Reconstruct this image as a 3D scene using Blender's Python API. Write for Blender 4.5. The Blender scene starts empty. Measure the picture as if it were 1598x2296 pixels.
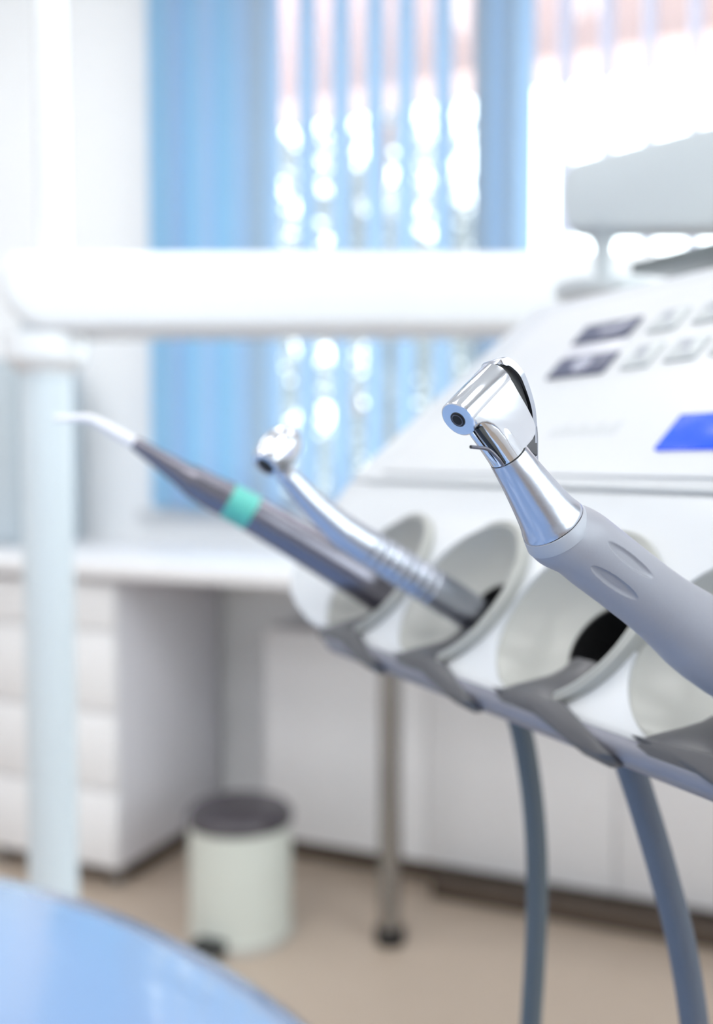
import bpy, bmesh, math, random
from mathutils import Vector, Matrix
random.seed(7)
V = Vector
# ------------------------------------------------------------------ camera
FPX = 2200.0; CH = 0.96
TH = math.atan(108 / FPX)
sc = bpy.context.scene; C = sc.collection
cd = bpy.data.cameras.new('camera'); cam = bpy.data.objects.new('camera', cd); C.objects.link(cam)
cam.location = (0, 0, CH); cam.rotation_euler = (math.pi/2 - TH, 0, 0)
cd.sensor_fit = 'VERTICAL'; cd.sensor_height = 36; cd.sensor_width = 36
cd.lens = FPX / 2296 * 36; cd.clip_start = 0.01
cd.dof.use_dof = True; cd.dof.focus_distance = 0.184; cd.dof.aperture_fstop = 8.5
sc.camera = cam
# ------------------------------------------------------------------ world, exposure
w = bpy.data.worlds.new('sky'); sc.world = w; w.use_nodes = True
nt = w.node_tree; bg = nt.nodes['Background']
bg.inputs[0].default_value = (0.93, 0.97, 1.0, 1); bg.inputs[1].default_value = 4.9
sc.view_settings.view_transform = 'Standard'; sc.view_settings.look = 'None'
sc.view_settings.gamma = 1; sc.view_settings.use_curve_mapping = False
sc.view_settings.exposure = 0.20
LAMP = 4.0          # ceiling panels, watts each
# room frame: p along the back wall (to the right), q away from the camera
E1 = V((0.9166, -0.3998, 0)); E2 = V((0.3998, 0.9166, 0)); W0 = V((-0.363, 2.584, 0))
RZ = math.atan2(E1.y, E1.x)
def Rm(p, q, z=0): return W0 + E1*p + E2*q + V((0, 0, z))
def area(name, loc, size, power, rot=(0, 0, 0), color=(1, 1, 1)):
    l = bpy.data.lights.new(name, 'AREA'); l.shape = 'RECTANGLE'; l.size, l.size_y = size
    l.energy = power; l.color = color
    o = bpy.data.objects.new(name, l); C.objects.link(o); o.location = loc; o.rotation_euler = rot
    return o
CEIL = 2.65
LAMPS = [(p, q) for q in (-1.05, -2.35, -3.5) for p in (-0.9, 0.5, 1.9)]
for p, q in LAMPS:
    area('ceiling_lamp', Rm(p, q, CEIL - 0.075), (0.56, 0.56), LAMP, (0, 0, RZ))

# ------------------------------------------------------------------ helpers
FW = V((0, math.cos(TH), -math.sin(TH))); UP = V((0, math.sin(TH), math.cos(TH))); CP = V((0, 0, CH))
def ray(x, y): return FW + V((1, 0, 0))*((x-799)/FPX) + UP*((1148-y)/FPX)
def P(x, y, D): return CP + ray(x, y)*D                       # a point at distance D along the view axis
def PY(x, y, Y): r = ray(x, y); return CP + r*(Y/r.y)
def PZ(x, y, z): r = ray(x, y); return CP + r*((z-CH)/r.z)
def PP(x, y, o, n): r = ray(x, y); return CP + r*((o-CP).dot(n)/r.dot(n))
def lin(c): return tuple(((v/255)/12.92 if v/255 <= 0.04045 else ((v/255+0.055)/1.055)**2.4) for v in c)
MATS = {}
def mat(name, rgb, rough=0.5, metal=0.0, var=0.03, scale=40, bump=0.0, coat=0.0, emit=0, trans=0, spec=0.5):
    if name in MATS: return MATS[name]
    m = bpy.data.materials.new(name); m.use_nodes = True; n = m.node_tree; b = n.nodes['Principled BSDF']
    c = lin(rgb)
    tc = n.nodes.new('ShaderNodeTexCoord'); no = n.nodes.new('ShaderNodeTexNoise')
    no.inputs['Scale'].default_value = scale; no.inputs['Detail'].default_value = 3
    n.links.new(tc.outputs['Object'], no.inputs['Vector'])
    mx = n.nodes.new('ShaderNodeMix'); mx.data_type = 'RGBA'
    mx.inputs['A'].default_value = tuple(v*(1-var) for v in c) + (1,)
    mx.inputs['B'].default_value = tuple(min(1, v*(1+var)) for v in c) + (1,)
    n.links.new(no.outputs['Fac'], mx.inputs['Factor']); n.links.new(mx.outputs['Result'], b.inputs['Base Color'])
    b.inputs['Roughness'].default_value = rough; b.inputs['Metallic'].default_value = metal
    b.inputs['Coat Weight'].default_value = coat; b.inputs['Coat Roughness'].default_value = 0.08
    b.inputs['Specular IOR Level'].default_value = spec
    if emit:
        n.links.new(mx.outputs['Result'], b.inputs['Emission Color']); b.inputs['Emission Strength'].default_value = emit
    if bump:
        bp = n.nodes.new('ShaderNodeBump'); bp.inputs['Strength'].default_value = bump; bp.inputs['Distance'].default_value = 0.0005
        n.links.new(no.outputs['Fac'], bp.inputs['Height']); n.links.new(bp.outputs['Normal'], b.inputs['Normal'])
    if trans:
        tr = n.nodes.new('ShaderNodeBsdfTranslucent'); n.links.new(mx.outputs['Result'], tr.inputs['Color'])
        ms = n.nodes.new('ShaderNodeMixShader'); ms.inputs[0].default_value = trans
        n.links.new(b.outputs[0], ms.inputs[1]); n.links.new(tr.outputs[0], ms.inputs[2])
        n.links.new(ms.outputs[0], n.nodes['Material Output'].inputs[0])
    MATS[name] = m; return m
def glass_mat():
    m = bpy.data.materials.new('window_glass'); m.use_nodes = True; n = m.node_tree; n.nodes.clear()
    o = n.nodes.new('ShaderNodeOutputMaterial'); t = n.nodes.new('ShaderNodeBsdfTransparent'); g = n.nodes.new('ShaderNodeBsdfGlossy')
    t.inputs[0].default_value = (0.95, 0.98, 0.98, 1); g.inputs['Roughness'].default_value = 0.02
    f = n.nodes.new('ShaderNodeFresnel'); f.inputs[0].default_value = 1.45; x = n.nodes.new('ShaderNodeMixShader')
    n.links.new(f.outputs[0], x.inputs[0]); n.links.new(t.outputs[0], x.inputs[1]); n.links.new(g.outputs[0], x.inputs[2])
    n.links.new(x.outputs[0], o.inputs[0]); return m

def link(name, bm, m, parent=None, smooth=35, kind=None):
    bmesh.ops.recalc_face_normals(bm, faces=bm.faces)
    me = bpy.data.meshes.new(name); bm.to_mesh(me); bm.free()
    for p in me.polygons: p.use_smooth = True
    me.set_sharp_from_angle(angle=math.radians(smooth))
    for mm in (m if isinstance(m, (list, tuple)) else [m]): me.materials.append(mm)
    o = bpy.data.objects.new(name, me); C.objects.link(o)
    if parent:
        o.parent = parent; o.matrix_parent_inverse = parent.matrix_world.inverted()
    if kind: o['kind'] = kind
    return o
def tag(o, label, cat, group=None):
    o['label'] = label; o['category'] = cat
    if group: o['group'] = group
    return o
def thing(name, label, cat, loc, group=None):
    o = bpy.data.objects.new(name, None); C.objects.link(o); o.location = loc; o.empty_display_size = 0.02
    o.matrix_world = Matrix.Translation(loc)
    return tag(o, label, cat, group)
def perp(a):
    a = a.normalized(); t = V((0, 0, 1)) if abs(a.z) < 0.9 else V((1, 0, 0))
    x = a.cross(t).normalized(); return x, a.cross(x).normalized()
def ring(bm, c, x, y, r, n, r2=None):
    r2 = r if r2 is None else r2
    return [bm.verts.new(c + x*(math.cos(2*math.pi*i/n)*r) + y*(math.sin(2*math.pi*i/n)*r2)) for i in range(n)]
def bridge(bm, a, b):
    n = len(a)
    for i in range(n): bm.faces.new((a[i], a[(i+1) % n], b[(i+1) % n], b[i]))
def lathe(prof, o, ax, n=48, bm=None, cap0=True, cap1=True):
    """prof: (distance along axis, radius)"""
    bm = bm or bmesh.new(); ax = ax.normalized(); x, y = perp(ax); prev = None
    for k, (d, r) in enumerate(prof):
        rg = ring(bm, o + ax*d, x, y, max(r, 1e-6), n)
        if prev: bridge(bm, prev, rg)
        if k == 0 and cap0: bm.faces.new(list(reversed(rg)))
        prev = rg
    if cap1: bm.faces.new(prev)
    return bm
def sweep(pts, rad, n=32, bm=None, flat=None):
    bm = bm or bmesh.new(); pts = [V(p) for p in pts]; N = len(pts)
    if not isinstance(rad, (list, tuple)): rad = [rad]*N
    prev = None; x = None
    for i, p in enumerate(pts):
        t = (pts[min(i+1, N-1)] - pts[max(i-1, 0)]).normalized()
        if x is None: x, y = perp(t)
        else:
            x = (x - t*x.dot(t)).normalized(); y = t.cross(x)
        rg = ring(bm, p, x, y, rad[i], n, rad[i]*(flat or 1))
        if prev: bridge(bm, prev, rg)
        else: bm.faces.new(list(reversed(rg)))
        prev = rg
    bm.faces.new(prev); return bm
def spline(pts, k=8, rad=None):
    """Catmull-Rom through pts (and radii)"""
    pts = [V(p) for p in pts]; out = []; ro = []
    for i in range(len(pts)-1):
        p0 = pts[max(i-1, 0)]; p1 = pts[i]; p2 = pts[i+1]; p3 = pts[min(i+2, len(pts)-1)]
        for j in range(k):
            t = j/k; out.append(0.5*((2*p1) + (p2-p0)*t + (2*p0-5*p1+4*p2-p3)*t*t + (3*p1-p0-3*p2+p3)*t**3))
            if rad: ro.append(rad[i]*(1-t) + rad[i+1]*t)
    out.append(pts[-1])
    if rad: ro.append(rad[-1]); return out, ro
    return out
def bevel(bm, w, seg=3, ang=25):
    es = [e for e in bm.edges if len(e.link_faces) == 2 and e.calc_face_angle(0) > math.radians(ang)]
    bmesh.ops.bevel(bm, geom=es, offset=w, segments=seg, profile=0.5, affect='EDGES', clamp_overlap=True)
    return bm
def prism(pts, ext, bev=0, seg=3, bm2=None):
    bm = bmesh.new(); a = [bm.verts.new(p) for p in pts]; b = [bm.verts.new(V(p)+ext) for p in pts]
    bm.faces.new(list(reversed(a))); bm.faces.new(b); bridge(bm, a, b)
    bmesh.ops.recalc_face_normals(bm, faces=bm.faces)
    if bev: bevel(bm, bev, seg)
    if bm2 is not None:
        me = bpy.data.meshes.new('t'); bm.to_mesh(me); bm.free(); bm2.from_mesh(me); bpy.data.meshes.remove(me); return bm2
    return bm
def boxf(o, x, y, z, bev=0, seg=2, bm2=None):
    """box from corner o with edge vectors"""
    return prism([o, o+x, o+x+y, o+y], z, bev, seg, bm2)
def rbox(p0, p1, q0, q1, z0, z1, bev=0, seg=2, bm2=None):
    return boxf(Rm(p0, q0, z0), E1*(p1-p0), E2*(q1-q0), V((0, 0, z1-z0)), bev, seg, bm2)
def struct(name, bm, m, parent=None):
    o = link(name, bm, m, parent)
    if not parent: o['kind'] = 'structure'
    return o
def p_at(px, q=0.0, y=1040):
    """wall coordinate p seen at picture column px on the plane q"""
    o = Rm(0, q); r = ray(px, y); h = CP + r*((o-CP).dot(E2)/r.dot(E2)); return (h-W0).dot(E1)
def z_at(px, py, q=0.0):
    o = Rm(0, q); r = ray(px, py); h = CP + r*((o-CP).dot(E2)/r.dot(E2)); return h.z

# ------------------------------------------------------------------ materials
white_wall = mat('wall_paint', (240, 242, 245), 0.7, var=0.015, scale=30, bump=0.1)
white_plastic = mat('white_plastic', (210, 213, 217), 0.28, var=0.01)
white_gloss = mat('white_gloss_enamel', (238, 240, 243), 0.22, coat=0.4, var=0.01)
lam = mat('white_laminate', (238, 238, 241), 0.4, var=0.015)
lam_side = mat('grey_laminate', (222, 221, 228), 0.45, var=0.02)
chrome = mat('polished_steel', (214, 216, 222), 0.13, 1.0, var=0.01)
chrome_leg = mat('brushed_steel', (160, 160, 160), 0.22, 1.0, var=0.05)
satin = mat('satin_steel', (182, 186, 197), 0.27, 1.0, var=0.02, scale=900, bump=0.04)
coatgrey = mat('grey_matt_coating', (150, 151, 160), 0.42, 0.1, var=0.015, scale=1500, bump=0.05)
ringgrey = mat('pale_grey_ring', (168, 171, 180), 0.42, 0.1, var=0.015, scale=1500)
dark_met = mat('dark_satin_metal', (112, 112, 122), 0.3, 0.8, var=0.02)
black = mat('black_rubber', (18, 18, 20), 0.5)
dish = mat('warm_grey_dish_plastic', (176, 177, 173), 0.35, var=0.01)
gunmetal = mat('dark_grey_plastic', (78, 78, 82), 0.38, var=0.02)
tray_grey = mat('grey_tray_plastic', (126, 127, 138), 0.34, var=0.02)
hose_m = mat('blue_grey_hose', (90, 98, 112), 0.45, var=0.03)
hose_m2 = mat('slate_hose', (84, 93, 100), 0.5, var=0.03)
kick_m = mat('dark_brown_baseboard', (84, 72, 62), 0.5, var=0.05)
floor_m = mat('beige_linoleum', (188, 172, 156), 0.38, var=0.04, scale=14)
blue_vinyl = mat('pale_blue_vinyl', (132, 160, 200), 0.2, var=0.02, scale=300, bump=0.06, coat=1.0)
glass = glass_mat()

# ------------------------------------------------------------------ room
PL, PR, QF = -2.3, 3.0, -4.6
struct('floor', rbox(PL-.1, PR+.1, QF-.1, 0.1, -0.05, 0), floor_m)
struct('ceiling', rbox(PL-.1, PR+.1, QF-.1, 0.1, CEIL, CEIL+0.06), white_wall)
WP0, WP1, WZ0, WZ1 = p_at(347), 2.3, z_at(560, 1147), 2.45
wb = bmesh.new()
for a in ((PL, WP0, 0, CEIL), (WP1, PR, 0, CEIL), (WP0, WP1, 0, WZ0), (WP0, WP1, WZ1, CEIL)):
    rbox(a[0], a[1], 0, 0.12, a[2], a[3], bm2=wb)
struct('wall_back', wb, white_wall)
struct('wall_left', rbox(PL-.1, PL, QF, 0, 0, CEIL), white_wall)
struct('wall_front', rbox(PL, PR, QF-.1, QF, 0, CEIL), white_wall)
wr = bmesh.new()
for a in ((QF, -3.9, 0, CEIL), (-0.9, 0, 0, CEIL), (-3.9, -0.9, 0, 0.85), (-3.9, -0.9, 2.4, CEIL)):
    rbox(PR, PR+.1, a[0], a[1], a[2], a[3], bm2=wr)
struct('wall_right', wr, white_wall)
fr = bmesh.new()
w2 = struct('added_window', rbox(PR+.02, PR+.07, -3.9, -3.84, .85, 2.4, bm2=None), white_plastic)  # unseen side window, added to give the steel white reflections
fb = bmesh.new()
for q in (-2.9, -1.9, -0.95): rbox(PR+.02, PR+.07, q-.03, q+.03, .85, 2.4, bm2=fb)
link('added_window_frame', fb, white_plastic, w2)
link('pane', rbox(PR+.04, PR+.046, -3.84, -.9, .85, 2.4), glass, w2)
fr.free()
# back window
MUL = p_at(1125, 0.05)
wf = bmesh.new()
for a in ((WP0, WP0+.045, WZ0, WZ1), (WP1-.045, WP1, WZ0, WZ1), (MUL-.045, MUL+.045, WZ0, WZ1)):
    rbox(a[0], a[1], .03, .09, a[2], a[3], .004, bm2=wf)
for z in (WZ0, WZ1-.045): rbox(WP0+.045, WP1-.045, .03, .09, z, z+.045, .004, bm2=wf)
win = struct('window_1', wf, white_plastic)
link('pane', rbox(WP0+.045, MUL-.045, .055, .061, WZ0+.045, WZ1-.045), glass, win)
link('pane', rbox(MUL+.045, WP1-.045, .055, .061, WZ0+.045, WZ1-.045), glass, win)
struct('trim_1', rbox(WP0-.04, WP1+.04, -0.03, .03, WZ0-.03, WZ0-.002, .006), white_plastic)     # window sill
# ceiling lights
emit_m = mat('light_diffuser', (255, 255, 255), 0.5, emit=2.6, var=0)
ROWS = ('row nearest the window', 'middle row', 'row farthest from the window'); COLS = ('left', 'central', 'right')
for i, (p, q) in enumerate(LAMPS):
    t = thing('ceiling_light', COLS[i % 3] + ' square white ceiling light panel of the ' + ROWS[i//3], 'ceiling light', Rm(p, q, CEIL), 'ceiling light panels')
    link('frame', rbox(p-.31, p+.31, q-.31, q+.31, CEIL-.05, CEIL, .004), white_plastic, t)
    link('diffuser', rbox(p-.28, p+.28, q-.28, q+.28, CEIL-.06, CEIL-.05), emit_m, t)
# outside: ground, eave, tree
struct('ground', rbox(-8, 10, .6, 14, -0.3, -0.25), mat('pale_paving', (205, 200, 190), .8, var=.05, scale=3))
pinkm = mat('pink_eave_paint', (222, 192, 190), .7, var=.03)
ez = z_at(1180, 205, .72)
ev = tag(link('eave', rbox(-2, 4, .5, .72, ez, ez+.6, .01), pinkm), 'pale pink eave above the window outside, behind the blind slats', 'eave')
# blind
blue_a = mat('sky_blue_blind_fabric', (188, 220, 240), .7, trans=.72, var=.03, scale=200)
blue_b = mat('pale_blue_blind_fabric', (204, 225, 244), .7, trans=.72, var=.03, scale=200)
blue_c = mat('grey_blue_blind_fabric', (200, 214, 226), .7, trans=.68, var=.03, scale=200)
lav = mat('lavender_white_blind_fabric', (236, 236, 246), .7, trans=.9, var=.02, scale=200)
vb = thing('vertical_blind', 'long vertical blind of sky blue fabric slats hanging across the window', 'blind', Rm(WP0, -.06, WZ1))
link('head_rail', rbox(WP0-.03, WP1+.03, -.09, -.04, WZ1-.05, WZ1+.0, .004), white_plastic, vb)
def slat(px, wpx, m, ang=0.0, q=-.065, zb=None):
    zb = WZ0+.012 if zb is None else zb
    p0 = p_at(px-wpx/2, q); p1 = p_at(px+wpx/2, q); pc = (p0+p1)/2; hw = (p1-p0)/2
    bm = bmesh.new(); cols = []
    for k in range(7):
        s = k/3-1; off = 0.006*(1-s*s)
        pos = lambda z, d: Rm(pc + s*hw*math.cos(ang), q + s*hw*math.sin(ang) - off + d, z)
        cols.append([bm.verts.new(pos(zb, 0)), bm.verts.new(pos(WZ1-.05, 0)), bm.verts.new(pos(WZ1-.05, .0012)), bm.verts.new(pos(zb, .0012))])
    for a, b in zip(cols, cols[1:]):
        for i in range(4): bm.faces.new((a[i], b[i], b[(i+1) % 4], a[(i+1) % 4]))
    bm.faces.new(cols[0]); bm.faces.new(cols[-1][::-1])
    return link('slat', bm, m, vb)
for i, (px, m) in enumerate([(366, blue_a), (400, blue_b), (432, blue_a), (468, blue_b), (506, blue_a), (543, blue_b), (580, blue_c), (614, blue_b)]):
    slat(px, 46, m, 0.35*(-1)**i, -.062-.01*(i % 2))
for px in (690, 765, 840, 908, 990): slat(px, 40, blue_b, 0.15)
for i, px in enumerate((1078, 1108, 1140, 1170)): slat(px, 42, (blue_c, blue_b)[i % 2], 0.2, -.062-.01*(i % 2))
for px in (1259, 1350, 1443, 1543, 1640, 1740, 1845, 1950): slat(px, 42, lav, 0.85)
# tree outside
leafm = mat('grey_green_leaf', (172, 180, 184), .6, var=.15, scale=20, trans=.3); bark = mat('brown_bark', (176, 146, 136), .8, var=.1)
TQ = 1.15
tc = (p_at(850, TQ), TQ)
tr = thing('tree', 'small leafy tree outside, seen in the gaps of the blue blind', 'tree', Rm(tc[0], TQ, -.25))
tb = sweep(spline([Rm(tc[0], TQ, -.25), Rm(tc[0]+.04, TQ, .9), Rm(tc[0]-.03, TQ+.05, 1.6), Rm(tc[0]+.05, TQ, 2.3)], 8), [.035-.0009*i for i in range(25)], 12)
for s, z, h in ((-.35, 1.0, .8), (.3, 1.2, .8), (-.2, 1.5, .7), (.35, .8, .5)):
    sweep([Rm(tc[0], TQ, z), Rm(tc[0]+s*.6, TQ+.05, z+h*.5), Rm(tc[0]+s, TQ, z+h)], [.018, .012, .005], 8, tb)
link('trunk', tb, bark, tr)
holes = [(655, 288, 26, 30), (724, 262, 34, 66), (718, 392, 27, 45), (655, 445, 34, 60), (815, 300, 26, 60), (865, 205, 36, 36), (865, 325, 36, 66), (820, 330, 30, 34),
         (950, 205, 44, 45), (955, 400, 24, 40), (880, 420, 25, 40), (1040, 240, 40, 90), (1040, 380, 36, 100), (960, 520, 30, 40), (800, 210, 26, 30), (960, 300, 30, 50),
         (665, 785, 24, 45), (735, 790, 24, 30), (812, 800, 28, 45), (735, 935, 32, 60), (655, 990, 34, 70), (800, 900, 24, 30), (880, 600, 30, 30), (720, 520, 26, 40), (660, 520, 22, 50)]
hw_ = [(p_at(x, TQ), z_at(x, y, TQ), rx*1.25/1000, ry*1.25/1000) for x, y, rx, ry in holes]
lb = bmesh.new(); cnt = 0
while cnt < 8200:
    p = tc[0] + random.uniform(-.50, .45); z = random.uniform(.7, z_at(850, 150, TQ)+.05); q = TQ + random.gauss(0, .1)
    if any(((p-a)/(rx+.018))**2 + ((z-b)/(rz+.018))**2 < 1 for a, b, rx, rz in hw_): continue
    n = V((random.uniform(-.5, .5), -1, random.uniform(-.5, .5))).normalized(); x, y = perp(n)
    a = random.uniform(0, 6.28); d = (x*math.cos(a)+y*math.sin(a)); e = n.cross(d); c = Rm(p, q, z); L = .026; b = .012
    vs = [lb.verts.new(c-d*L), lb.verts.new(c-e*b+n*.002), lb.verts.new(c+d*L), lb.verts.new(c+e*b+n*.002)]
    lb.faces.new(vs); cnt += 1
link('foliage', lb, leafm, tr, kind='stuff')

# ------------------------------------------------------------------ desk, drawers, low cabinet
dc = PZ(262, 1955, .05); dp = (dc-W0).dot(E1); dq = (dc-W0).dot(E2)      # front right corner of the drawer unit
DT0, DT1 = .713, .750
desk = thing('desk', 'long white worktop under the window on a steel leg', 'desk', Rm(.4, dq/2, 0))
link('worktop', rbox(-1.9, 1.5, dq-.04, -.001, DT0, DT1, .008), lam, desk)
lg = PZ(874, 2112, 0)
lo = link('leg', lathe([(.03, .0225), (DT0, .0225)], V((lg.x, lg.y, 0)), V((0, 0, 1)), 32), chrome_leg, desk)
link('foot', lathe([(0, .029), (.028, .031), (.034, .024)], V((lg.x, lg.y, 0)), V((0, 0, 1)), 32), black, lo)
du = thing('drawer_unit', 'white drawer unit under the left end of the worktop', 'drawer unit', Rm(dp-.2, dq/2, 0))
link('body', rbox(dp-.42, dp, dq+.018, -.03, .05, DT0-.004, .003), lam_side, du)
zs = [.055] + [z_at(220, y_, dq) for y_ in (1770, 1595, 1412)] + [DT0-.012]
for a, b in zip(zs, zs[1:]):
    d = link('drawer', rbox(dp-.418, dp-.001, dq, dq+.017, a, b-.004, .002), lam, du)
for a in (dp-.38, dp-.035):
    for b in (dq+.05, -.08):
        link('foot', lathe([(0, .02), (.012, .02), (.014, .012), (.05, .012)], Rm(a, b, 0), V((0, 0, 1)), 20), chrome_leg, du)
link('plinth_or_shadow', rbox(dp-.40, dp-.015, -.36, -.05, 0.0, .049), kick_m, du)
struct('baseboard_back', rbox(dp+.0, p_at(1, 0)+2.9, -.016, -.001, 0, .055, .002), kick_m)
ca = PZ(665, 1885, .05); cq = (ca-W0).dot(E2); cp0 = p_at(592, cq, 1500)
lc = thing('low_cabinet', 'low white cabinet against the wall behind the steel desk leg', 'cabinet', Rm(cp0+.9, cq/2, 0))
link('body', rbox(cp0, 2.4, cq+.014, -.018, .052, .56, .002), lam_side, lc)
pp = cp0; wd = [.30, .02]
k = 0
while pp < 2.35:
    e = min(pp+.42, 2.4); link('door', rbox(pp+.0015, e-.0015, cq, cq+.012, .052, .56, .0015), lam, lc); pp = e
link('plinth_or_shadow', rbox(cp0+.01, 2.4, cq+.02, -.018, 0, .052), kick_m, lc)
link('plinth_or_shadow', rbox(p_at(985, cq, 2000), 2.4, cq-.06, cq+.02, 0, .04, .004), kick_m, lc)  # dark box added for the thicker shadow along the cabinet foot
# equipment box on the desk's left end
bp0 = p_at(-130, -.30); bp1 = p_at(45, -.30)
eb = thing('equipment_cabinet', 'pale grey box standing on the left end of the worktop', 'box', Rm(bp0, -.2, DT1))
link('housing', rbox(bp0, bp1, -.30, -.06, DT1, z_at(30, 800, -.30), .012, 3), mat('blue_grey_box_paint', (176, 188, 196), .45), eb)
link('door', rbox(bp0+.01, bp1-.012, -.308, -.301, DT1+.02, z_at(30, 800, -.30)-.02, .004), mat('blue_grey_door_paint', (184, 195, 203), .4), eb)

# ------------------------------------------------------------------ pedal bin
bc = PZ(540, 2090, 0); Z = V((0, 0, 1)); br = .104
tn = thing('pedal_bin', 'small round white pedal bin with dark lid on the beige floor', 'bin', V((bc.x, bc.y, 0)))
binm = mat('white_bin_enamel', (214, 219, 212), .4, var=.03, scale=400)
link('bucket', lathe([(.012, br-.004), (.016, br), (.235, br), (.238, br-.003)], bc, Z, 64), binm, tn)
link('base_ring', lathe([(0, br+.004), (.014, br+.004), (.017, br)], bc, Z, 64), mat('grey_base_plastic', (186, 184, 178), .5), tn)
lid = link('lid', lathe([(.236, br+.003), (.250, br+.004), (.262, br-.006), (.268, br-.03), (.270, .03), (.270, .001)], bc, Z, 64), mat('dark_grey_lid_plastic', (70, 66, 72), .3), tn)
pd = V((-.42, -.9, 0)).normalized(); px_, _ = V((-pd.y, pd.x, 0)), 0
link('pedal', boxf(bc+pd*(br-.004)-px_*.032+Z*.012, px_*.064, pd*.045, Z*.022, .006, 3), mat('black_pedal_rubber', (40, 42, 42), .5), tn)

# ------------------------------------------------------------------ patient chair cushion
CC = V((-.28, .05, 0)); CA, CB = .382, .49; CZ = .757; CTILT = .075; CT = .11
ch = thing('dental_chair', 'glossy pale blue padded dental chair cushion filling the lower left foreground', 'chair', V((CC.x, CC.y, 0)))
bm = bmesh.new(); NS = 96; rings = []
prof = [(.02, .012), (.3, .011), (.6, .009), (.8, .005), (.88, .0), (.93, -.008), (.965, -.02), (.99, -.038), (1, -.058), (.99, -.078), (.96, -.096), (.9, -.108), (.5, -.11)]
for f, dz in prof:
    rg = []
    for i in range(NS):
        a = 2*math.pi*i/NS; cx = math.copysign(abs(math.cos(a))**.93, math.cos(a)); sy = math.copysign(abs(math.sin(a))**.93, math.sin(a))
        dx = 0.0
        g = (f if f < .86 else 1-(1-f)*1.0)
        rg.append(bm.verts.new(V((CC.x+CA*cx*g, CC.y+CB*sy*g, CZ+dz-CTILT*(CA*cx*g-.10)))))
    if rings: bridge(bm, rings[-1], rg)
    rings.append(rg)
bm.faces.new(rings[0][::-1]); bm.faces.new(rings[-1])
cush = link('cushion', bm, blue_vinyl, ch, smooth=60)
# welt seam below the cushion's rounded edge
wp = [V((CC.x+CA*1.0*math.cos(2*math.pi*i/96), CC.y+CB*1.0*math.sin(2*math.pi*i/96), CZ-.082)) for i in range(97)]
link('shell', prism([V((CC.x+CA*.93*math.cos(2*math.pi*i/64), CC.y+CB*.93*math.sin(2*math.pi*i/64), CZ-.135)) for i in range(64)], Z*.03, .008), white_plastic, ch)
link('pedestal', lathe([(0, .24), (.03, .24), (.05, .1), (.08, .075), (CZ-.135, .075)], V((CC.x, CC.y, 0)), Z, 48), white_plastic, ch)

# ------------------------------------------------------------------ unit arm with lamp pole
AY = .9
ua = thing('unit_arm', 'thick white horizontal unit arm on a pale post with lamp pole', 'arm', V((-.281, AY, 0)))
def a_(x, y): v = PY(x, y, AY-.04); v.y = AY-.04; return v
pts = [a_(1640, 560)] + [a_(60, 560)]
c0 = a_(60, 600)
zt, zb, xl = a_(300, 560).z, a_(300, 742).z, a_(-8, 600).x
pts = [V((.36, AY-.04, zt)), V((xl+.015, AY-.04, zt)), V((xl+.004, AY-.04, zt-.004)), V((xl, AY-.04, zt-.015))]
for i in range(9):
    a = math.pi + i/8*math.pi/2; pts.append(V((xl+.045+.045*math.cos(a), AY-.04, zb+.045+.045*math.sin(a))))
pts.append(V((.36, AY-.04, zb)))
link('arm', prism(pts, V((0, .08, 0)), .012, 4), white_gloss, ua)
pcx = (a_(60, 1400).x+a_(163, 1400).x)/2*AY/(AY-.04)
link('post', lathe([(0.02, .0225), (zb+.01, .0225)], V((pcx, AY, 0)), Z, 40), mat('pale_grey_enamel', (208, 218, 225), .35, var=.01), ua)
link('collar', lathe([(0, .033), (.006, .036), (.022, .036), (.03, .0226)][::-1] if False else [(-.0, .0226), (.012, .036), (.03, .038), (.034, .038)], V((pcx, AY, zb-.034)), Z, 40), white_gloss, ua)
link('base', lathe([(0, .22), (.02, .22), (.035, .2), (.05, .03)], V((pcx, AY, 0)), Z, 48), white_gloss, ua)
plx = (a_(83, 300).x+a_(150, 300).x)/2*AY/(AY-.04)
link('lamp_pole', lathe([(0, .014), (.9, .014)], V((plx, AY, zt-.005)), Z, 32), white_gloss, ua)
link('link_arm', boxf(V((.24, .50, 1.0)), V((.07, 0, 0)), V((.05, .44, .085)), Z*.045, .01), white_gloss, ua)
# operating lamp at the top of the pole
ol = link('lamp_head', lathe([(0, .05), (.01, .12), (.05, .14), (.07, .11), (.075, .05)], V((plx+.05, AY-.5, zt+.9)), Z, 40), white_gloss, ua)
ol = link('lamp_arm', sweep([V((plx, AY, zt+.89)), V((plx, AY, zt+.95)), V((plx+.04, AY-.05, zt+1.0)), V((plx+.05, AY-.5, zt+1.0))], .012, 20), white_gloss, ua)

# ------------------------------------------------------------------ console
u = V((-(-320-799)/FPX, -1, 0)).normalized(); n_ = V((u.y, -u.x, 0))
O = V((.0629, .2835, .9156)); AL = math.radians(38.4); GA = math.radians(44)
pv = (-n_*math.sin(AL) + Z*math.cos(AL)); pn = (n_*math.cos(AL) + Z*math.sin(AL))     # holder plate: up the plate, out of the plate
Cr = O + pv*.0465
kv = (-n_*math.cos(GA) + Z*math.sin(GA)); kn = (n_*math.sin(GA) + Z*math.cos(GA))     # control panel
con = thing('dental_console', 'white dental instrument console with four holders and a sloping keypad', 'console', O)
T0, T1 = -.206, .26
def pl(t, v, h=0): return O + u*t + pv*v + pn*h
def kp(t, v, h=0): return Cr + u*t + kv*v + kn*h
LIP = -.0305
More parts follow.
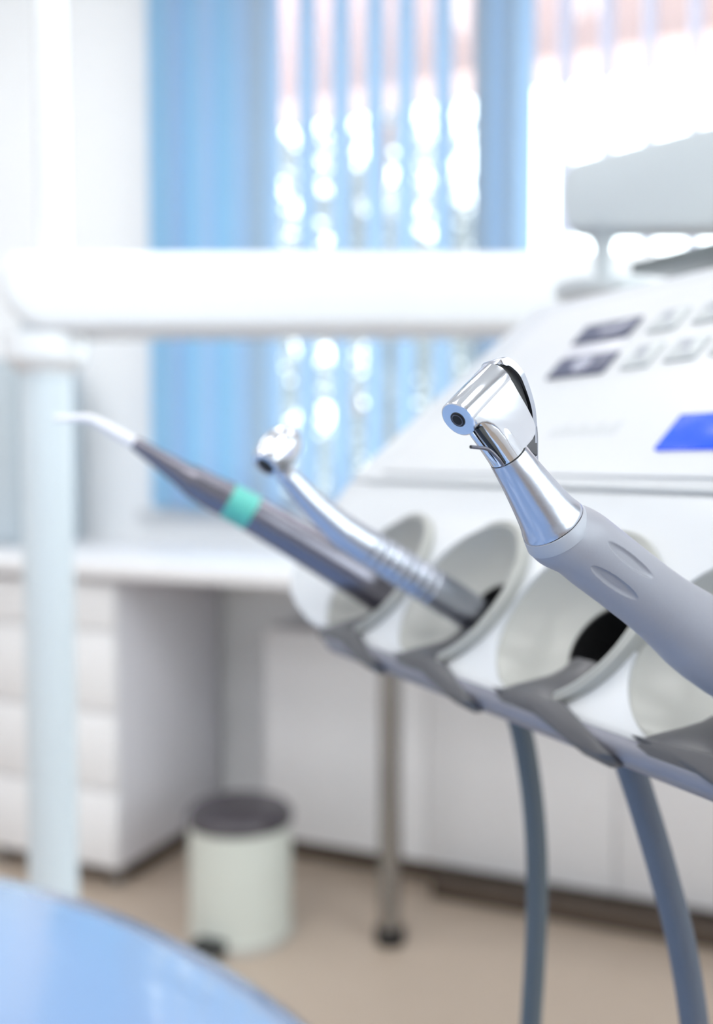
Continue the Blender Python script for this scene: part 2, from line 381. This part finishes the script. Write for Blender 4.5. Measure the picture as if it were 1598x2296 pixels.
# holder plate slab, outline rounded at the far lower corner
def arc(cx, cy, r, a0, a1, k=8): return [(cx+r*math.cos(a0+(a1-a0)*i/k), cy+r*math.sin(a0+(a1-a0)*i/k)) for i in range(k+1)]
out = [(T1, LIP), (T1, .0465), (-.204, .0465), (-.204, .025), (-.201, -.001), (-.196, -.0105), (-.187, -.0175), (-.172, -.0235), (-.150, -.0285), (-.128, LIP)]
bm = bmesh.new(); fa = [bm.verts.new(pl(t, v)) for t, v in out]
fb_ = [bm.verts.new(pl(t, v) - pn*.034 + (pv*.024 if v < .02 else V((0, 0, 0)))) for t, v in out]
bm.faces.new(fa); bm.faces.new(fb_[::-1]); bridge(bm, fa, fb_); bmesh.ops.recalc_face_normals(bm, faces=bm.faces); bevel(bm, .0028, 3, 45)
slab = link('holder_plate', bm, white_plastic, con)
CUPT = [-.120, -.060, 0.0, .058]
CR = .0290
cut = bmesh.new()
for t in CUPT:
    lathe([(-.032, .0150), (-.0135, .0150), (-.0125, .0215), (-.006, CR-.003), (-.002, CR), (.01, CR)], pl(t, 0, 0), pn, 48, cut)
cme = bpy.data.meshes.new('c'); bmesh.ops.recalc_face_normals(cut, faces=cut.faces); cut.to_mesh(cme); cut.free()
co = bpy.data.objects.new('c', cme); C.objects.link(co)
md = slab.modifiers.new('b', 'BOOLEAN'); md.object = co; md.operation = 'DIFFERENCE'; md.solver = 'EXACT'
bpy.context.view_layer.update()
dg = bpy.context.evaluated_depsgraph_get()
nm = bpy.data.meshes.new_from_object(slab.evaluated_get(dg)); slab.modifiers.clear(); slab.data = nm; nm.name = 'holder_plate'
bpy.data.objects.remove(co); nm.set_sharp_from_angle(angle=math.radians(35))
# control panel slab and body behind
link('panel_housing', prism([kp(-.206, .0005, -.045), kp(-.188, .075, -.045), kp(-.176, .124, -.045), kp(T1, .124, -.045), kp(T1, .0005, -.045)], kn*.045, .003, 4), white_plastic, con)
body = [pl(0, LIP+.030, -.030), pl(0, .04, -.03), kp(0, .04, -.03), kp(0, .122, -.012), kp(0, .122, -.012)-n_*.09, pl(0, LIP+.030, -.030)-n_*.12]
link('body', prism([q+u*(T0+.05) for q in body], u*(T1-T0-.05), .006, 3), white_plastic, con)
link('top_deck', prism([q+u*(T0+.035) for q in [kp(0, .119, -.003), kp(0, .124, -.0005), kp(0, .124, -.0005)-n_*.10, kp(0, .119, -.02)-n_*.10]], u*(T1-T0-.035), .003, 3), white_plastic, con)
# membrane and keys
M0 = PP(1060, 1040, Cr, kn)
def kq(x, y): v = PP(x, y, Cr, kn)-Cr; return v.dot(u), v.dot(kv)
t0m, _ = kq(985, 1000)
memb = link('control_panel', prism([kp(-.176, .005, -.0005), kp(-.150, .113, -.0005), kp(T1-.01, .113, -.0005), kp(T1-.01, .005, -.0005)], kn*.0018, .001, 2), mat('pale_membrane', (218, 220, 223), .35, var=.01), con)
def key(name, quad, m, h=.0012, label=None):
    pts = [kq(x, y) for x, y in quad]; ts = sorted(p[0] for p in pts); vs = sorted(p[1] for p in pts)
    a, b = (ts[0]+ts[1])/2, (ts[2]+ts[3])/2; c, d = (vs[0]+vs[1])/2, (vs[2]+vs[3])/2
    o = link(name, prism([kp(a, c, .0013), kp(b, c, .0013), kp(b, d, .0013), kp(a, d, .0013)], kn*h, min(.0006, h*.4), 2), m, memb)
    if label: o['label'] = label
    return (a, b, c, d), o
keyd = mat('slate_key_print', (78, 82, 106), .45, var=.02); keyg = mat('light_grey_key_print', (192, 197, 199), .4, var=.02)
lavk = mat('lavender_key_strip', (208, 209, 218), .4); prt = mat('pale_key_symbol', (172, 174, 190), .4); prg = mat('grey_key_symbol', (160, 164, 176), .4)
K = []
K.append(key('key_button', ((1232, 858), (1362, 842), (1388, 797), (1262, 815)), keyd, label='wide slate grey key, lower row'))
K.append(key('key_button', ((1292, 780), (1416, 760), (1445, 716), (1315, 743)), keyd, label='wide slate grey key, upper row'))
key('key_strip', ((1262, 814), (1390, 794), (1416, 762), (1290, 784)), lavk, .0005, 'lavender strip between the slate keys')
G_ = [((1400, 838), (1465, 825), (1492, 775), (1425, 788)), ((1497, 822), (1565, 808), (1598, 762), (1522, 770)),
      ((1462, 752), (1523, 743), (1550, 695), (1485, 708)), ((1560, 732), (1628, 722), (1655, 675), (1585, 690)), ((1597, 806), (1665, 792), (1690, 750), (1622, 760)), ((1662, 718), (1730, 705), (1755, 662), (1685, 676))]
for g in G_:
    K.append(key('key_button', g, keyg))
# printed symbols: a slanted bar, a disc
def flatsym(poly, m):
    return link('key_symbol', prism([kp(t, v, .00255) for t, v in poly], kn*.0002), m, memb)
(a, b, c, d), _o = K[1]
flatsym([(a+(b-a)*.42, c+(d-c)*.3), (a+(b-a)*.72, c+(d-c)*.3), (a+(b-a)*.92, c+(d-c)*.8), (a+(b-a)*.78, c+(d-c)*.8), (a+(b-a)*.66, c+(d-c)*.52), (a+(b-a)*.42, c+(d-c)*.52)], prt)
(a, b, c, d), _o = K[0]
flatsym([(a+(b-a)*.52+(b-a)*.14*math.cos(i*.4), c+(d-c)*.52+(d-c)*.36*math.sin(i*.4)) for i in range(16)], prt)
for (a, b, c, d), _o in K[2:]:
    flatsym([(a+(b-a)*.25, c+(d-c)*.55), (a+(b-a)*.6, c+(d-c)*.55), (a+(b-a)*.6, c+(d-c)*.85), (a+(b-a)*.25, c+(d-c)*.85)], prg)
    flatsym([(a+(b-a)*.5, c+(d-c)*.2), (a+(b-a)*.8, c+(d-c)*.2), (a+(b-a)*.65, c+(d-c)*.45)], prg)
# faint lettering strip
ft = mat('faint_grey_print', (204, 207, 210), .4)
ta, va = kq(1232, 985); tb_, vb_ = kq(1415, 965)
x = ta
for i, wd in enumerate([.7, .5, .4, .6, .6, .5, .7, .5, .6, .5, .4, .7]):
    s = (tb_-ta)/9.2*wd; link('faint_print', prism([kp(x, va, .0013), kp(x+s*.8, va, .0013), kp(x+s*.8, va+.0045+.001*(i % 3), .0013), kp(x, va+.0045+.001*(i % 3), .0013)], kn*.0002), ft, memb); x += s*1.25
scr = mat('blue_display', (22, 78, 222), .2, emit=.4, var=.12, scale=18)
key('display', ((1480, 1017), (1740, 1017), (1760, 935), (1532, 935)), scr, .0012, 'bright blue display strip')
# crease seam between plate and panel
link('seam', sweep([pl(T0+.02, .0466, .0004), pl(T1-.005, .0466, .0004)], .0007, 8), mat('seam_grey', (205, 208, 210), .6), con)
# dishes with holes and hose channels
TIL = math.radians(5.5)
for t in CUPT:
    A = (pn*math.cos(TIL) - u*math.sin(TIL)).normalized(); c = pl(t, 0, -.0022)
    # open bowl made as a revolved wall: outer wall, rim, groove, rim, bowl, hole edge, hole tube
    prof = [(-.003, .0300), (.0020, .0308), (.0030, .0306), (.0034, .0300), (.0028, .0296), (.0028, .0292), (.0036, .0288), (.0036, .0282), (.001, .0268), (-.005, .0225), (-.0088, .0180), (-.0102, .0145), (-.0110, .0128), (-.013, .0121), (-.0245, .0120)]
    bm = bmesh.new(); N = 72; x = (u - A*u.dot(A)).normalized(); y = A.cross(x)
    if y.dot(pv) < 0: y = -y
    prev = None
    for d, r in prof:
        # the rim sinks where the hose channel leaves at the bottom
        rg = []
        for i in range(N):
            a = 2*math.pi*i/N; da = abs((a - 1.5*math.pi + math.pi) % (2*math.pi) - math.pi)
            dd = d
            if r > .0225 and da < .45: dd = min(d, .002) - .006*(1-da/.45) 
            rg.append(bm.verts.new(c + A*dd + x*(r*math.cos(a)) + y*(r*math.sin(a))))
        if prev: bridge(bm, prev, rg)
        prev = rg
    dsh = link('holder_cup', bm, dish, con, 40)
    link('hole_plug', lathe([(-.0285, .0115), (-.0235, .0119)], c, A, 32), black, dsh)
    link('hole_sleeve', lathe([(-.0235, .0118), (-.0125, .0119), (-.0108, .0128), (-.0108, .0119), (-.0235, .0110)], c, A, 40, cap0=False, cap1=False), black, dsh)
    # dark channel tongue: from hole over the lip
    st = [(-.0085, .0072, -.0095), (-.013, .0070, -.0078), (-.017, .0072, -.0052), (-.021, .0082, -.0018), (-.025, .0105, .0012), (-.0285, .0140, .0024), (-.0305, .0165, .0024), (-.0325, .0175, .0008)]
    bm = bmesh.new(); pr = None
    for v, hw, h in st:
        off = .004
        pt = lambda a, hh: pl(t + off + a, v, hh)
        rg = [bm.verts.new(pt(-hw, h-.001)), bm.verts.new(pt(-hw*.5, h+.0008)), bm.verts.new(pt(hw*.5, h+.0008)), bm.verts.new(pt(hw, h-.001)), bm.verts.new(pt(0, h-.004))]
        if pr: bridge(bm, pr, rg)
        else: bm.faces.new(rg[::-1])
        pr = rg
    bm.faces.new(pr); link('hose_channel', bm, gunmetal, dsh, 50)
# grey tray strip under the lip
prof = [(LIP+.0015, .0020), (LIP-.0018, .0022), (LIP-.0038, .0004), (LIP-.0044, -.004), (LIP-.002, -.012), (LIP+.006, -.014), (LIP+.0008, .000)]
link('lip_tray', prism([O+u*(-.125)+pv*v+pn*h for v, h in prof], u*(T1+.125), .0008, 2), tray_grey, con)
for t in CUPT:          # dark hose guide that runs out under the lip beside each channel
    g = [(t-.013, -.0285), (t+.018, -.0262), (t+.026, -.0290), (t+.044, -.0352), (t+.040, -.0368), (t+.030, -.0362), (t+.010, -.0318)]
    link('hose_guide', prism([pl(a, v, -.0035) for a, v in g], pn*.0068, .001, 3), gunmetal, con)

# ------------------------------------------------------------------ tray and monitor on the console
ts0 = V((.1377, .50, 1.0566)); ty = mat('dark_green_grey_tray', (116, 124, 126), .35)
tray = thing('instrument_tray', 'thin dark grey tray lying on the console top', 'tray', ts0)
link('plate', boxf(ts0+V((0, 0, -.001)), u*.22, -n_*.09, Z*.0022, .0008), ty, tray)
link('rim', boxf(ts0+V((0, 0, .0012)), u*.22, -n_*.003, Z*.0035, .0008), ty, tray)
mo = V((.128, .62, 1.1)); md_ = V((.93, -.36, 0)).normalized(); mn = V((-md_.y, md_.x, 0))
def m_(x, y): return PP(x, y, mo, mn)
mt = thing('monitor', 'pale grey rounded monitor back on a short stalk behind the console', 'monitor', PP(1345, 600, mo, mn))
mpts = [m_(*q) for q in ((1285, 362), (1598, 278), (1760, 236), (1790, 250), (1800, 500), (1780, 512), (1285, 512), (1266, 500), (1257, 440), (1262, 385))]
greym = mat('pale_grey_monitor_plastic', (196, 202, 206), .4, var=.01)
link('housing', prism(mpts, mn*.03, .006, 4), greym, mt)
link('screen', prism([m_(*q)+mn*.0295 for q in ((1300, 380), (1760, 262), (1760, 495), (1300, 495))], mn*.0012), black, mt)
sp = m_(1345, 512)+mn*.015; sb = m_(1345, 640)+mn*.015
link('stalk', sweep([sp+Z*.006, sp, sp-Z*.004, sp-Z*.009, sb], [.016, .0115, .0075, .0058, .0058], 24), greym, mt)
link('stand_base', lathe([(-.004, .03), (.003, .03), (.006, .006)], sb, Z, 32), greym, mt)

# ------------------------------------------------------------------ hoses
h2 = tag(link('supply_hose', sweep(spline([P(x, y, D) for x, y, D in ((1120, 1560, .330), (1160, 1610, .330), (1187, 1740, .332), (1202, 1900, .335), (1202, 2080, .338), (1190, 2296, .342), (1170, 2600, .35))], 10), .0037, 24), hose_m2),
         'slim slate grey hose hanging under the second and third holders', 'hose')
h3 = tag(link('supply_hose', sweep(spline([P(x, y, D) for x, y, D in ((1370, 1640, .266), (1402, 1690, .266), (1446, 1820, .268), (1490, 1970, .27), (1528, 2120, .272), (1556, 2296, .275), (1590, 2600, .28))], 10), .0040, 24), hose_m),
         'thicker blue grey hose hanging nearest the right edge', 'hose')

# ------------------------------------------------------------------ handpiece 1: scaler
s1 = thing('scaler_handpiece', 'dark grey scaler handpiece with white bent tip and green ring', 'handpiece', P(860, 1345, .398))
sc_m = mat('smoke_grey_satin', (124, 122, 132), .22, .95, var=.02); sc_w = mat('white_tip_plastic', (232, 230, 236), .35); grn = mat('turquoise_ring', (92, 190, 178), .35)
D = lambda x: .372 + (x-115)/745*.026
pts = [(122, 938, 7), (160, 938, 8.5), (195, 938, 10), (222, 949, 11.5), (255, 968, 12.5), (306, 996, 13.5)]
a, r = spline([P(x, y, D(x)) for x, y, _ in pts], 8, [q[2]/FPX*D(q[0]) for q in pts])
link('tip', sweep(a, [max(.0004, v) for v in r], 24), sc_w, s1)
pts = [(300, 992, 14), (360, 1032, 22), (420, 1072, 31), (428, 1077, 35), (475, 1104, 39), (512, 1122, 41)]
a, r = spline([P(x, y, D(x)) for x, y, _ in pts], 6, [q[2]/FPX*D(q[0]) for q in pts]); link('nose_cone', sweep(a, r, 40), sc_m, s1)
pts = [(511, 1121.5, 41), (566, 1152, 42)]
link('grip_ring', sweep([P(x, y, D(x)) for x, y, _ in pts], [q[2]/FPX*D(q[0]) for q in pts], 40), grn, s1)
pts = [(565, 1151.5, 42), (640, 1196, 43), (740, 1256, 46), (830, 1312, 47), (885, 1352, 44), (940, 1385, 36)]
a, r = spline([P(x, y, D(x)) for x, y, _ in pts], 8, [q[2]/FPX*D(q[0]) for q in pts]); link('handle', sweep(a, r, 40), sc_m, s1)

# ------------------------------------------------------------------ handpiece 2: turbine
s2 = thing('turbine_handpiece', 'slim satin steel handpiece with round head and ribbed grip, in the middle', 'handpiece', P(1060, 1370, .345))
D = lambda x: .318 + (x-600)/460*.027
pts = [(634, 1058, 21), (655, 1078, 24), (690, 1118, 28), (725, 1152, 33), (770, 1192, 39), (815, 1222, 41)]
a, r = spline([P(x, y, D(x)) for x, y, _ in pts], 8, [q[2]/FPX*D(q[0]) for q in pts]); link('neck', sweep(a, r, 40), satin, s2)
# ribbed grip
ax0 = P(812, 1220, D(812)); ax1 = P(1075, 1385, D(1075)); N = 150; pp_ = []; rr = []
for i in range(N+1):
    s = i/N; pp_.append(ax0.lerp(ax1, s)); base = (41+3*math.sin(s*math.pi*.8)-1.5*s)/FPX*D(812+263*s)
    g = 0
    if .05 < s < .60:
        ph = ((s-.05)/.55*8) % 1; g = .00045*max(0, math.sin(ph*2*math.pi))**.5 if ph < .5 else 0
    rr.append(base-g)
link('grip', sweep(pp_, rr, 48), satin, s2)
hd = P(624, 1010, .316); ha = (V((1, 0, 0))*.50 + FW*.58 + UP*.70).normalized()
hb = lathe([(-.0078, .0036), (-.0076, .0046), (-.006, .0056), (-.003, .0062), (.001, .0064), (.004, .0061), (.0062, .0052), (.0073, .0040), (.0078, .0025)], hd, ha, 48)
hdo = link('head', hb, chrome, s2)
link('head_button', lathe([(.0075, .0036), (.0086, .0034), (.009, .0025)], hd, ha, 40), satin, hdo)
link('chuck_face', lathe([(-.0084, .0022), (-.0077, .0034)], hd, ha, 32), black, hdo)
link('head_joint', sweep([P(630, 1040, .3175), P(640, 1064, .319)], [.0036, .0033], 28), chrome, hdo)
# rear coupling
link('coupling', sweep([P(1070, 1381, D(1070)), P(1100, 1402, D(1100)+.002)], [.0052, .0045], 32), gunmetal, s2)

# ------------------------------------------------------------------ handpiece 3: contra-angle in focus
s3 = thing('contra_angle_handpiece', 'sharp steel contra-angle handpiece with polished latch head and grey grip, in the foreground', 'handpiece', P(1598, 1450, .212))
a3 = V((.590, .548, .589)).normalized(); c3 = V((.563, .322, -.762)).normalized()
w3 = (c3 - a3*c3.dot(a3)).normalized(); s_ = w3.cross(a3).normalized()
if s_.y > 0: s_ = -s_
H0 = P(1026, 941, .176); mm = .001
def h3_(al, om, s=0): return H0 + a3*(al*mm) + w3*(om*mm) + s_*(s*mm)
hb = lathe([(.02*mm, 3.1*mm), (.0*mm, 3.3*mm), (.12*mm, 3.5*mm), (.3*mm, 3.56*mm), (12.9*mm, 3.56*mm), (13.2*mm, 3.45*mm), (13.35*mm, 3.1*mm)], H0, a3, 96)
# flat-sided housing between head and collar
hp = [(12.9, -1.0), (13.25, 1.5), (13.2, 7.0), (13.0, 9.6), (12.6, 10.9), (11.7, 11.9), (10.2, 12.3), (6.0, 12.3), (4.6, 12.3), (4.45, 10.0), (4.4, 7.6), (4.15, 5.6), (3.6, 4.2), (2.7, 3.0), (1.6, 2.3), (.35, 1.9), (.3, -1.0)]
prism([h3_(al, om, -3.5) for al, om in hp], s_*(7.0*mm), .22*mm, 4, hb)
head = link('head', hb, chrome, s3, 32)
# neck tube with its curved shoulder
npth, nr = spline([h3_(3.9, .6), h3_(4.4, 2.6), h3_(5.0, 5.0), h3_(5.55, 8.0), h3_(5.95, 12.35)], 10, [2.3*mm, 3.0*mm, 3.4*mm, 3.6*mm, 3.68*mm])
link('neck', sweep(npth, nr, 64), chrome, s3, 50)
# chuck face: blue-grey steel ring and black bore
link('chuck_ring', lathe([(-.10*mm, 1.45*mm), (-.10*mm, 1.3*mm), (-.02*mm, 1.3*mm)][0:1] + [(-.18*mm, 1.40*mm), (-.1*mm, 1.5*mm), (.05*mm, 1.5*mm)], H0, a3, 48), black, head)
link('chuck_bore', lathe([(-.22*mm, .95*mm), (-.19*mm, 1.02*mm), (-.05*mm, 1.02*mm)], H0, a3, 40), mat('deep_black_bore', (4, 4, 5), .7), head)
link('bore_ring', lathe([(-.21*mm, 1.02*mm), (-.24*mm, 1.1*mm), (-.21*mm, 1.18*mm), (-.16*mm, 1.18*mm)], H0, a3, 40, cap0=False, cap1=False), dark_met, head)
# latch lever: strip bent over the back
lv = spline([h3_(13.1, -3.1), h3_(14.5, -3.35), h3_(16.1, -2.6), h3_(17.3, -.6), h3_(17.8, 2.0), h3_(17.4, 5.5), h3_(16.5, 9.0), h3_(15.1, 12.0), h3_(13.9, 14.3), h3_(12.4, 16.4), h3_(11.0, 18.6)], 8)
hwid = [1.9, 2.5, 2.9, 2.9, 2.9, 2.6, 2.2, 1.7, 1.3, 1.0, .6]
bm = bmesh.new(); pr = None; nL = len(lv)
for i, p in enumerate(lv):
    s = i/(nL-1)*10; k = min(9, int(s)); hwd = (hwid[k]*(1-(s-k)) + hwid[k+1]*(s-k))*mm
    t = (lv[min(i+1, nL-1)]-lv[max(i-1, 0)]).normalized(); nn = t.cross(s_).normalized()
    if w3.cross(s_).dot(a3) < 0: nn = -nn
    rg = []
    th = (1.7-.85*max(0, s-3)/7 if s > 1.5 else .5+.8*s)*mm
    for sx, sy in ((-1, -.5), (-.8, -.12), (0, 0), (.8, -.12), (1, -.5)): rg.append(bm.verts.new(p + s_*(sx*hwd) + nn*(sy*.5*mm)))
    for sx in (1, .3, -.3, -1): rg.append(bm.verts.new(p + s_*(sx*hwd) - nn*th))
    if pr: bridge(bm, pr, rg)
    else: bm.faces.new(rg[::-1])
    pr = rg
bm.faces.new(pr); link('latch_lever', bm, satin, s3, 60)
# black block standing in for the shade inside the latch
link('latch_shade_block', prism([h3_(al, om, -2.1) for al, om in ((13.1, -3.0), (14.4, -2.6), (16.0, -.8), (16.6, 1.5), (16.0, 4.5), (15.0, 7.5), (13.2, 9.6))], s_*(4.2*mm), .15*mm, 2), black, s3)
link('latch_spring', prism([h3_(al, om, -1.0) for al, om in ((12.4, 10.8), (14.7, 11.6), (13.4, 14.4), (11.4, 16.6), (9.9, 14.0), (9.9, 12.4))], s_*(2.2*mm), .1*mm, 2), gunmetal, s3)
# sleeve (cone)
Cc = h3_(6.0, 12.35); 
sleeve = link('sleeve', lathe([(.0, 3.62*mm), (.06*mm, 3.76*mm), (.25*mm, 3.84*mm), (5*mm, 4.28*mm), (9*mm, 4.82*mm), (12*mm, 5.28*mm), (14.3*mm, 5.68*mm), (15.4*mm, 5.98*mm), (16.2*mm, 6.28*mm), (16.8*mm, 6.42*mm), (17.05*mm, 6.4*mm)], Cc, c3, 120), satin, s3, 30)
link('seam_line', lathe([(-.22*mm, 3.5*mm), (-.20*mm, 3.74*mm), (.01*mm, 3.74*mm)], Cc, c3, 64), black, sleeve)
link('seam_line', lathe([(17.0*mm, 6.2*mm), (17.0*mm, 6.34*mm), (17.2*mm, 6.34*mm), (17.2*mm, 6.2*mm)], Cc, c3, 96), black, sleeve)
Bc = Cc + c3*(17.2*mm)
# grip body, swept along the bend
b1 = P(1605, 1455, .212); b0 = P(1292, 1213, .1915)
bd = (b1-b0).normalized()
link('grip_collar', lathe([(0, 6.3*mm), (.02*mm, 6.46*mm), (.12*mm, 6.58*mm), (1.4*mm, 6.84*mm), (2.5*mm, 7.05*mm), (2.7*mm, 7.0*mm), (2.7*mm, 5.5*mm)], Bc, c3, 96), ringgrey, s3, 30)
q0 = Bc + c3*(1.6*mm)
ctrl = [q0, Bc+c3*(2.75*mm)+bd*(.0*mm), b0+bd*(.5*mm), b0+bd*(6*mm), b0+bd*(14*mm), b0+bd*(22*mm), b0+bd*(28*mm), b0+bd*(33*mm), b0+bd*(38*mm), b0+bd*(44*mm), b0+bd*(52*mm), b0+bd*(58*mm)]
rads = [6.45, 6.86, 7.02, 7.15, 7.15, 7.25, 7.55, 8.1, 8.75, 9.1, 9.0, 7.6]
pa, ra = spline(ctrl, 26, [v*mm for v in rads])
g1 = PP(1380, 1307, b0+bd*(8*mm), V((0, -1, 0))); 
grooves = []
bm = bmesh.new(); NSEG = 320; prevr = None; x = None; vinfo = []
for i, p in enumerate(pa):
    t = (pa[min(i+1, len(pa)-1)]-pa[max(i-1, 0)]).normalized()
    if x is None: x, y = perp(t)
    else: x = (x-t*x.dot(t)).normalized(); y = t.cross(x)
    rg = ring(bm, p, x, y, ra[i], NSEG)
    for v in rg: vinfo.append((v, p))
    if prevr: bridge(bm, prevr, rg)
    else: bm.faces.new(rg[::-1])
    prevr = rg
bm.faces.new(prevr)
def surf(px, py):
    r = ray(px, py).normalized(); oc = CP-b0; rd = r - bd*r.dot(bd); od = oc - bd*oc.dot(bd)
    A = rd.dot(rd); B = 2*rd.dot(od); Cq = od.dot(od)-(7.17*mm)**2; k = (-B-math.sqrt(max(0, B*B-4*A*Cq)))/(2*A); return CP+r*k
for e0, e1, hw in (((1326, 1271), (1428, 1343), 1.25*mm), ((1364, 1217), (1463, 1294), 1.25*mm)):
    a_0, a_1 = surf(*e0), surf(*e1); c_ = (a_0+a_1)/2; axl = (a_1-a_0); L = axl.length/2; axl.normalize()
    rad_dir = (c_-b0 - bd*(c_-b0).dot(bd)).normalized(); tn_ = axl.cross(rad_dir).normalized()
    for v, pc_ in vinfo:
        d = v.co-c_
        if d.length > L*1.1: continue
        e = (d.dot(axl)/L)**2 + (d.dot(tn_)/hw)**2
        if e < 1: 
            k = (1-e); v.co -= rad_dir*(.62*mm*min(1, k*1.5)**.6)
link('grip', bm, coatgrey, s3, 80)
# rear band
link('rear_coupling', lathe([(0, 8.6*mm), (.3*mm, 8.9*mm), (5*mm, 8.3*mm), (9*mm, 7.2*mm), (16*mm, 6.4*mm), (26*mm, 6.0*mm)], b0+bd*(55*mm), bd, 64), satin, s3)
# spray tube
def sp_(x, y, D): return P(x, y, D)
tpts, = [spline([P(1128, 1044, .1795), P(1118, 1030, .1788), P(1106, 1017, .1782), P(1096, 1009, .1777), P(1086, 1005, .1770), P(1070, 1003.5, .1758), P(1055, 1002, .1745)], 6)]
spt = link('spray_tube', sweep(tpts, .33*mm, 24), dark_met, s3)
td = (tpts[-1]-tpts[-2]).normalized()
link('tube_bore', lathe([(0, .27*mm), (.03*mm, .25*mm)], tpts[-1], td, 24), black, spt)
# thin guard plate; black strip stands for the shade in the neck gap
link('guard_plate', prism([h3_(al, om, -.4) for al, om in ((.9, 3.2), (1.25, 3.0), (1.9, 5.5), (2.5, 9.0), (2.75, 12.2), (2.3, 12.2), (1.7, 9.0), (1.2, 5.5))], s_*(1.0*mm), .06*mm, 2), chrome, s3)
link('neck_shade_strip', prism([h3_(al, om, 1.0) for al, om in ((1.3, 3.2), (2.5, 3.4), (3.0, 6.5), (2.7, 9.5), (2.65, 12.1), (2.35, 12.1), (2.0, 8.5), (1.5, 5.0))], s_*(1.15*mm), .05*mm, 2), black, s3)
